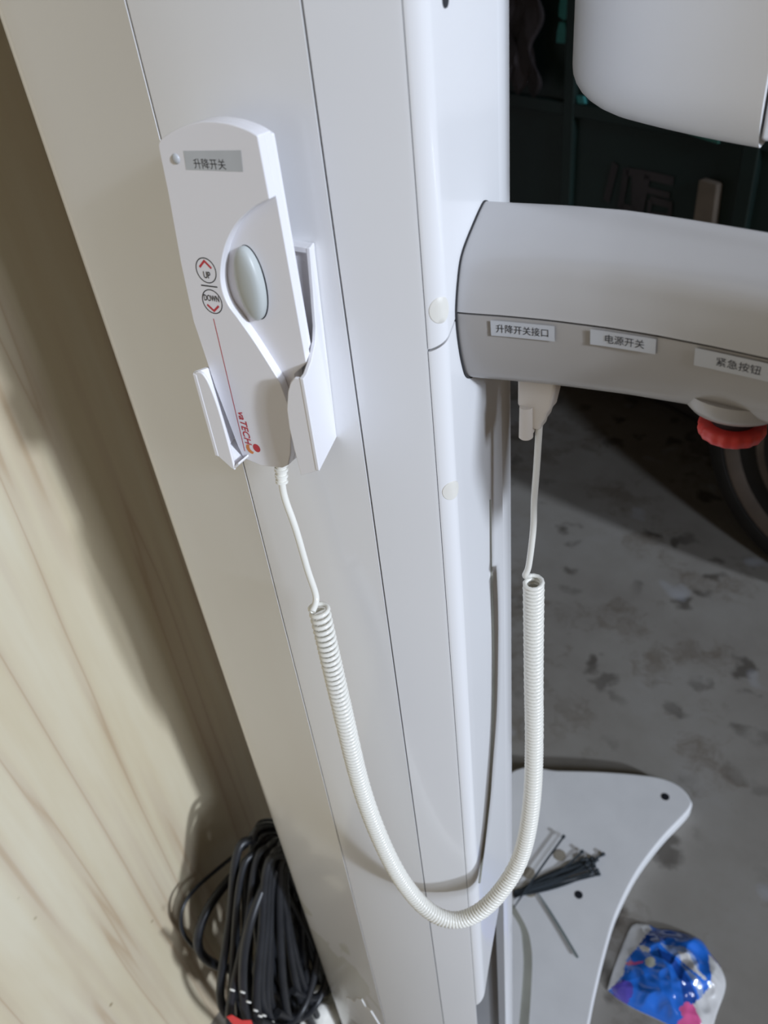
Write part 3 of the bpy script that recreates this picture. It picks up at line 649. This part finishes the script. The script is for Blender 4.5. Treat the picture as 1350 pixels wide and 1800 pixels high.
# ------------------------------------------------------------------ cable coil by the wooden wall
cb = thing('cable_coil', (-0.50, -0.02, FZ), 'thick coil of black cable slumped between the wooden wall and the column foot', 'cable')
def away(pts, k=1.22): return [tuple(c+(a-c)*k for a, c in zip(p, (0.2315, -0.3846, 1.35))) for p in pts]
def loop(pts, r, name='cable_loop', mat='cable', par=cb, label=None):
    return obj(name, *tube(spline(pts, 10), r, 8), mat, par, smooth=70, label=label)
loop(away([(-0.47, 0.13, 0.03), (-0.47, 0.102, 0.022), (-0.465, 0.073, 0.035), (-0.46, 0.025, 0.075), (-0.455, -0.047, 0.098), (-0.45, -0.098, 0.096), (-0.45, -0.126, 0.055), (-0.45, -0.122, -0.015), (-0.455, -0.090, -0.12), (-0.46, -0.06, -0.17)]), 0.0095)
loop(away([(-0.50, 0.09, 0.02), (-0.50, 0.02, 0.055), (-0.495, -0.08, 0.10), (-0.49, -0.118, 0.075), (-0.49, -0.12, 0.0), (-0.485, -0.10, -0.10)]), 0.0042)
loop([(-0.46, 0.08, 0.0), (-0.455, 0.03, -0.02), (-0.45, -0.03, -0.06), (-0.45, -0.075, -0.14), (-0.45, -0.11, -0.28), (-0.45, -0.12, -0.50), (-0.45, -0.10, -0.69)], 0.0085)
rnd = random.Random(3)
for k in range(26):
    t = k/25
    y0 = 0.10-0.055*(1-t)+rnd.uniform(-.01, .015); y1 = -0.13+0.26*t+rnd.uniform(-.02, .02); x0 = -0.49+rnd.uniform(-.045, .05); wd = rnd.uniform(0.03, 0.07)
    zt = 0.0+rnd.uniform(-.03, .03); zb = -0.44-0.10*t+rnd.uniform(-.14, .06)
    if k % 3 == 0: zb = -0.66
    if zb < -0.62: zb = -0.70
    p = [(x0+0.02, y0+0.05, zt-0.05), (x0, y0, zt), (x0+0.005, y0*0.6+y1*0.4-0.015, zt-0.13), (x0+0.012, y1-0.01, (zt+zb)/2-0.03), (x0+0.01, y1-0.004, zb+0.08), (x0+0.008, y1+wd*0.3, zb+0.012), (x0-0.005, y1+wd*0.8, zb+0.015), (x0-0.015, y1+wd+0.01, zb+0.09), (x0-0.02, y1*0.5+0.08, (zt+zb)/2), (x0-0.02, 0.13, zt-0.08)]
    loop(p, rnd.choice((0.0065, 0.0075, 0.0085)))
for k, (yy, zz) in enumerate(((-0.02, -0.435), (0.02, -0.49), (0.07, -0.50))):
    loop([(-0.43, yy-0.08, zz+0.14), (-0.425, yy-0.045, zz+0.03), (-0.42, yy, zz), (-0.42, yy+0.05, zz+0.03), (-0.425, yy+0.10, zz+0.10)], 0.008)
rt = obj('red_tag', [(-0.425, -0.150, -0.150), (-0.420, -0.142, -0.152), (-0.420, -0.132, -0.200), (-0.418, -0.118, -0.230), (-0.418, -0.120, -0.262), (-0.424, -0.140, -0.250), (-0.426, -0.146, -0.200),
                     (-0.428, -0.150, -0.150), (-0.423, -0.142, -0.152), (-0.423, -0.132, -0.200), (-0.421, -0.118, -0.230), (-0.421, -0.120, -0.262), (-0.427, -0.140, -0.250), (-0.429, -0.146, -0.200)],
         [tuple(range(7)), tuple(range(13, 6, -1))]+[(i, (i+1) % 7, 7+(i+1) % 7, 7+i) for i in range(7)], 'red', cb, label='red tag tied into the coil')
for k in range(7):
    y = -0.13+0.02*rnd.random()+0.006*k; z = -0.10-0.04*k+rnd.uniform(-.02, .02)
    obj('wire_end', *tube([(-0.428, y, z), (-0.426, y+0.004, z-0.012)], 0.0018, 6), 'foam', cb)

# ------------------------------------------------------------------ small things on the floor
fo = Mesh(); rnd = random.Random(11)
v = []; f = []; n, m = 18, 9
for i in range(m+1):
    for k in range(n):
        a = math.pi*i/m; w = 2*math.pi*k/n; d = Vector((math.sin(a)*math.cos(w), math.sin(a)*math.sin(w), math.cos(a)))
        q = 1+0.55*noise.noise(d*1.9+Vector((3, 1, 5))); v.append((-0.458+0.05*d.x*q, 0.035+0.055*d.y*q, -0.640+0.085*d.z*q))
for i in range(m):
    for k in range(n): f.append((i*n+k, i*n+(k+1) % n, (i+1)*n+(k+1) % n, (i+1)*n+k))
tag(obj('foam_scrap', v, f, 'foam', None, smooth=70), 'crumpled dirty white foam scrap at the foot of the column beside the black cables', 'scrap')

TIES = [((-0.19, 0.538), (-0.023, 0.741)), ((-0.184, 0.524), (-0.015, 0.683)), ((-0.184, 0.531), (-0.036, 0.707)), ((-0.18, 0.519), (-0.073, 0.719)), ((-0.185, 0.537), (-0.04, 0.686)), ((-0.188, 0.532), (-0.032, 0.698)),
        ((-0.18, 0.523), (-0.057, 0.706)), ((-0.184, 0.527), (-0.032, 0.68)), ((-0.181, 0.531), (-0.032, 0.716)), ((-0.186, 0.534), (-0.050, 0.690)), ((-0.183, 0.528), (-0.066, 0.700)), ((-0.187, 0.529), (-0.044, 0.716)), ((-0.182, 0.525), (-0.022, 0.690)), ((-0.169, 0.494), (-0.131, 0.733)), ((-0.131, 0.561), (0.013, 0.463))]
NL = len(TIES)-2; NG = NL+1
for i, (a, b) in enumerate(TIES):
    A = Vector(a); B = Vector(b); z = -0.6738+0.0012*(i % 5)
    if i == NL: z = -0.664
    d = (B-A).normalized(); q = Vector((-d.y, d.x)); ln = (B-A).length; mid = (A+B)/2
    if i < NL: lab, gr = 'charcoal nylon cable tie bunched with others on the white base', 'bunched cable ties on the base'
    elif i == NL: lab, gr = 'lone charcoal cable tie crossing over the bunch and pointing to the back of the base', 'cable ties on the base'
    else: lab, gr = 'greyish cable tie lying apart, slanting below the bunch on the white base', 'cable ties on the base'
    t = thing('cable_tie', (mid.x, mid.y, z), lab, 'cable tie', gr)
    w = 0.0052 if i != NG else 0.0062
    v = []; f = []; nn = 10
    for j in range(nn+1):
        s = j/nn; c = A+d*ln*s+q*0.010*math.sin(s*math.pi)*((i % 3)-1 if i < NL else 0.15); ww = w*(0.45+0.55*min(1, s*4)); zz = z+(0.002*s if i < NL else 0)
        for e1, e2 in ((-1, 0), (1, 0), (1, 1), (-1, 1)): v.append((c.x+q.x*ww*e1/2, c.y+q.y*ww*e1/2, zz+e2*0.0020))
    for j in range(nn):
        for k in range(4): f.append((4*j+k, 4*j+(k+1) % 4, 4*j+4+(k+1) % 4, 4*j+4+k))
    f += [(0, 1, 2, 3), (4*nn+3, 4*nn+2, 4*nn+1, 4*nn)]
    mt = 'tie_grey' if i == NG else 'tie'
    obj('strap', v, f, mt, t)
    if i != NG:
        hz = z+(0.002 if i < NL else 0); v = []
        for s, e1, e2 in [(s, e1, e2) for e2 in (-0.0005, 0.0060) for s, e1 in ((-0.004, -1), (0.006, -1), (0.006, 1), (-0.004, 1))]:
            c = B+d*s+q*e1*0.0042; v.append((c.x, c.y, hz+e2))
        obj('locking_head', v, [(0, 1, 2, 3), (7, 6, 5, 4), (0, 4, 5, 1), (1, 5, 6, 2), (2, 6, 7, 3), (3, 7, 4, 0)], mt, t, bevel=0.001)

# crumpled printed pouch
OUT = [(0.094, 0.45), (0.092, 0.502), (0.094, 0.583), (0.1, 0.626), (0.127, 0.644), (0.155, 0.646), (0.189, 0.661), (0.249, 0.672), (0.282, 0.65), (0.307, 0.633), (0.326, 0.608), (0.331, 0.579), (0.327, 0.532), (0.323, 0.477), (0.306, 0.462), (0.253, 0.450), (0.208, 0.446), (0.162, 0.442), (0.122, 0.443)]
REG = [('f_white', [(0.09, 0.44), (0.085, 0.502), (0.088, 0.58), (0.095, 0.635), (0.127, 0.655), (0.144, 0.632), (0.129, 0.574), (0.112, 0.53), (0.117, 0.495), (0.106, 0.463)]),
       ('f_white', [(0.128, 0.573), (0.139, 0.576), (0.157, 0.571), (0.155, 0.562), (0.138, 0.563)]),
       ('f_pink', [(0.111, 0.522), (0.121, 0.53), (0.131, 0.529), (0.149, 0.541), (0.15, 0.536), (0.133, 0.523), (0.115, 0.518)]),
       ('f_cream', [(0.164+0.0115*math.cos(t*0.4), 0.543+0.0125*math.sin(t*0.4)) for t in range(16)]),
       ('f_pink', [(0.26, 0.503), (0.276, 0.506), (0.288, 0.494), (0.312, 0.470), (0.306, 0.44), (0.26, 0.44), (0.254, 0.457), (0.262, 0.472), (0.249, 0.482)]),
       ('f_white', [(0.277, 0.644), (0.291, 0.637), (0.307, 0.630), (0.335, 0.63), (0.345, 0.579), (0.34, 0.47), (0.323, 0.455), (0.305, 0.455), (0.274, 0.505), (0.292, 0.547), (0.298, 0.572)]),
       ('f_purple', [(0.10, 0.455), (0.110, 0.472), (0.121, 0.481), (0.140, 0.484), (0.150, 0.466), (0.143, 0.44), (0.116, 0.44)]),
       ('f_white', [(0.212, 0.600), (0.240, 0.604), (0.262, 0.580), (0.290, 0.574), (0.284, 0.568), (0.257, 0.569), (0.226, 0.584)]),
       ('f_pale', [(0.17, 0.597), (0.22, 0.618), (0.253, 0.61), (0.269, 0.582), (0.24, 0.577), (0.226, 0.584), (0.197, 0.588)]),
       ('f_pale', [(0.224, 0.58), (0.252, 0.566), (0.281, 0.556), (0.29, 0.545), (0.285, 0.53), (0.266, 0.545), (0.244, 0.561)]),
       ('f_navy', [(0.169, 0.579), (0.198, 0.585), (0.226, 0.571), (0.258, 0.543), (0.28, 0.527), (0.276, 0.509), (0.255, 0.5), (0.237, 0.531), (0.212, 0.556), (0.18, 0.562)]),
       ('f_navy', [(0.136, 0.613), (0.151, 0.64), (0.189, 0.668), (0.244, 0.675), (0.234, 0.655), (0.185, 0.63), (0.17, 0.597), (0.129, 0.574)]),
       ('f_purple', [(0.282, 0.655), (0.312, 0.636), (0.306, 0.626), (0.286, 0.636)])]
names = ['f_blue', 'f_navy', 'f_white', 'f_pale', 'f_pink', 'f_purple', 'f_cream']
octr = Vector((0.208, 0.556)); ol = [Vector((p.x, p.y)) for p in resample(spline([(a, b, 0) for a, b in OUT+[OUT[0]]], 12), 0.0040)]
v = []; f = []; RN = 42; n = len(ol)
def pouch_h(x, y, k):
    h = 0.052*(1-k**2.6)**0.75
    q = Vector((x*13, y*13, 0.3)); fold = abs(noise.noise(q))*0.030+abs(noise.noise(q*2.3+Vector((4, 2, 1))))*0.012
    return max(0.0015, h*0.9-fold*(1-k**6)+0.006*(1-k))
for i in range(RN+1):
    k = 1-i/RN*0.985
    for p in ol:
        x = octr.x+(p.x-octr.x)*k; y = octr.y+(p.y-octr.y)*k; v.append((x, y, FZ+0.002+pouch_h(x, y, k)))
fm = []
for i in range(RN):
    for k in range(n):
        q = (i*n+k, i*n+(k+1) % n, (i+1)*n+(k+1) % n, (i+1)*n+k); f.append(q)
        c = (sum(v[a][0] for a in q)/4, sum(v[a][1] for a in q)/4); mi = 0
        for nm, pl in REG:
            if inside(c, pl): mi = names.index(nm); break
        fm.append(mi)
f.append(tuple(range(RN*n, RN*n+n))); fm.append(0); v += [(p.x, p.y, FZ+0.001) for p in ol]; kb = (RN+1)*n
for k in range(n): f.append((k, (k+1) % n, kb+(k+1) % n, kb+k)); fm.append(2)
f.append(tuple(range(kb+n-1, kb-1, -1))); fm.append(2)
tag(obj('plastic_pouch', v, f, None, None, smooth=60, mats=names, fmat=fm), 'crumpled blue and white plastic pouch with a pink flower lying on the concrete', 'bag')

# grit swept up against the column foot
g = Mesh(); rnd = random.Random(5)
for k in range(60):
    t = rnd.random(); x = -0.19+0.10*t+rnd.uniform(-.03, .02); y = 0.47-0.28*t+rnd.uniform(-.04, .02); r = rnd.uniform(0.003, 0.011)
    vv, ff = lathe([(r*0.3, -0.2*r), (r, 0.3*r), (r*0.7, r), (r*0.15, 1.2*r)], (x, y, -0.6735), 7); vv = [(a+rnd.uniform(-.2, .2)*r, b+rnd.uniform(-.2, .2)*r, c) for a, b, c in vv]; g.add(vv, ff)
o = g.build('grit', 'debris', None, smooth=40); tag(o, 'grey grit and crumbs swept against the foot of the column', 'dirt', kind='stuff')
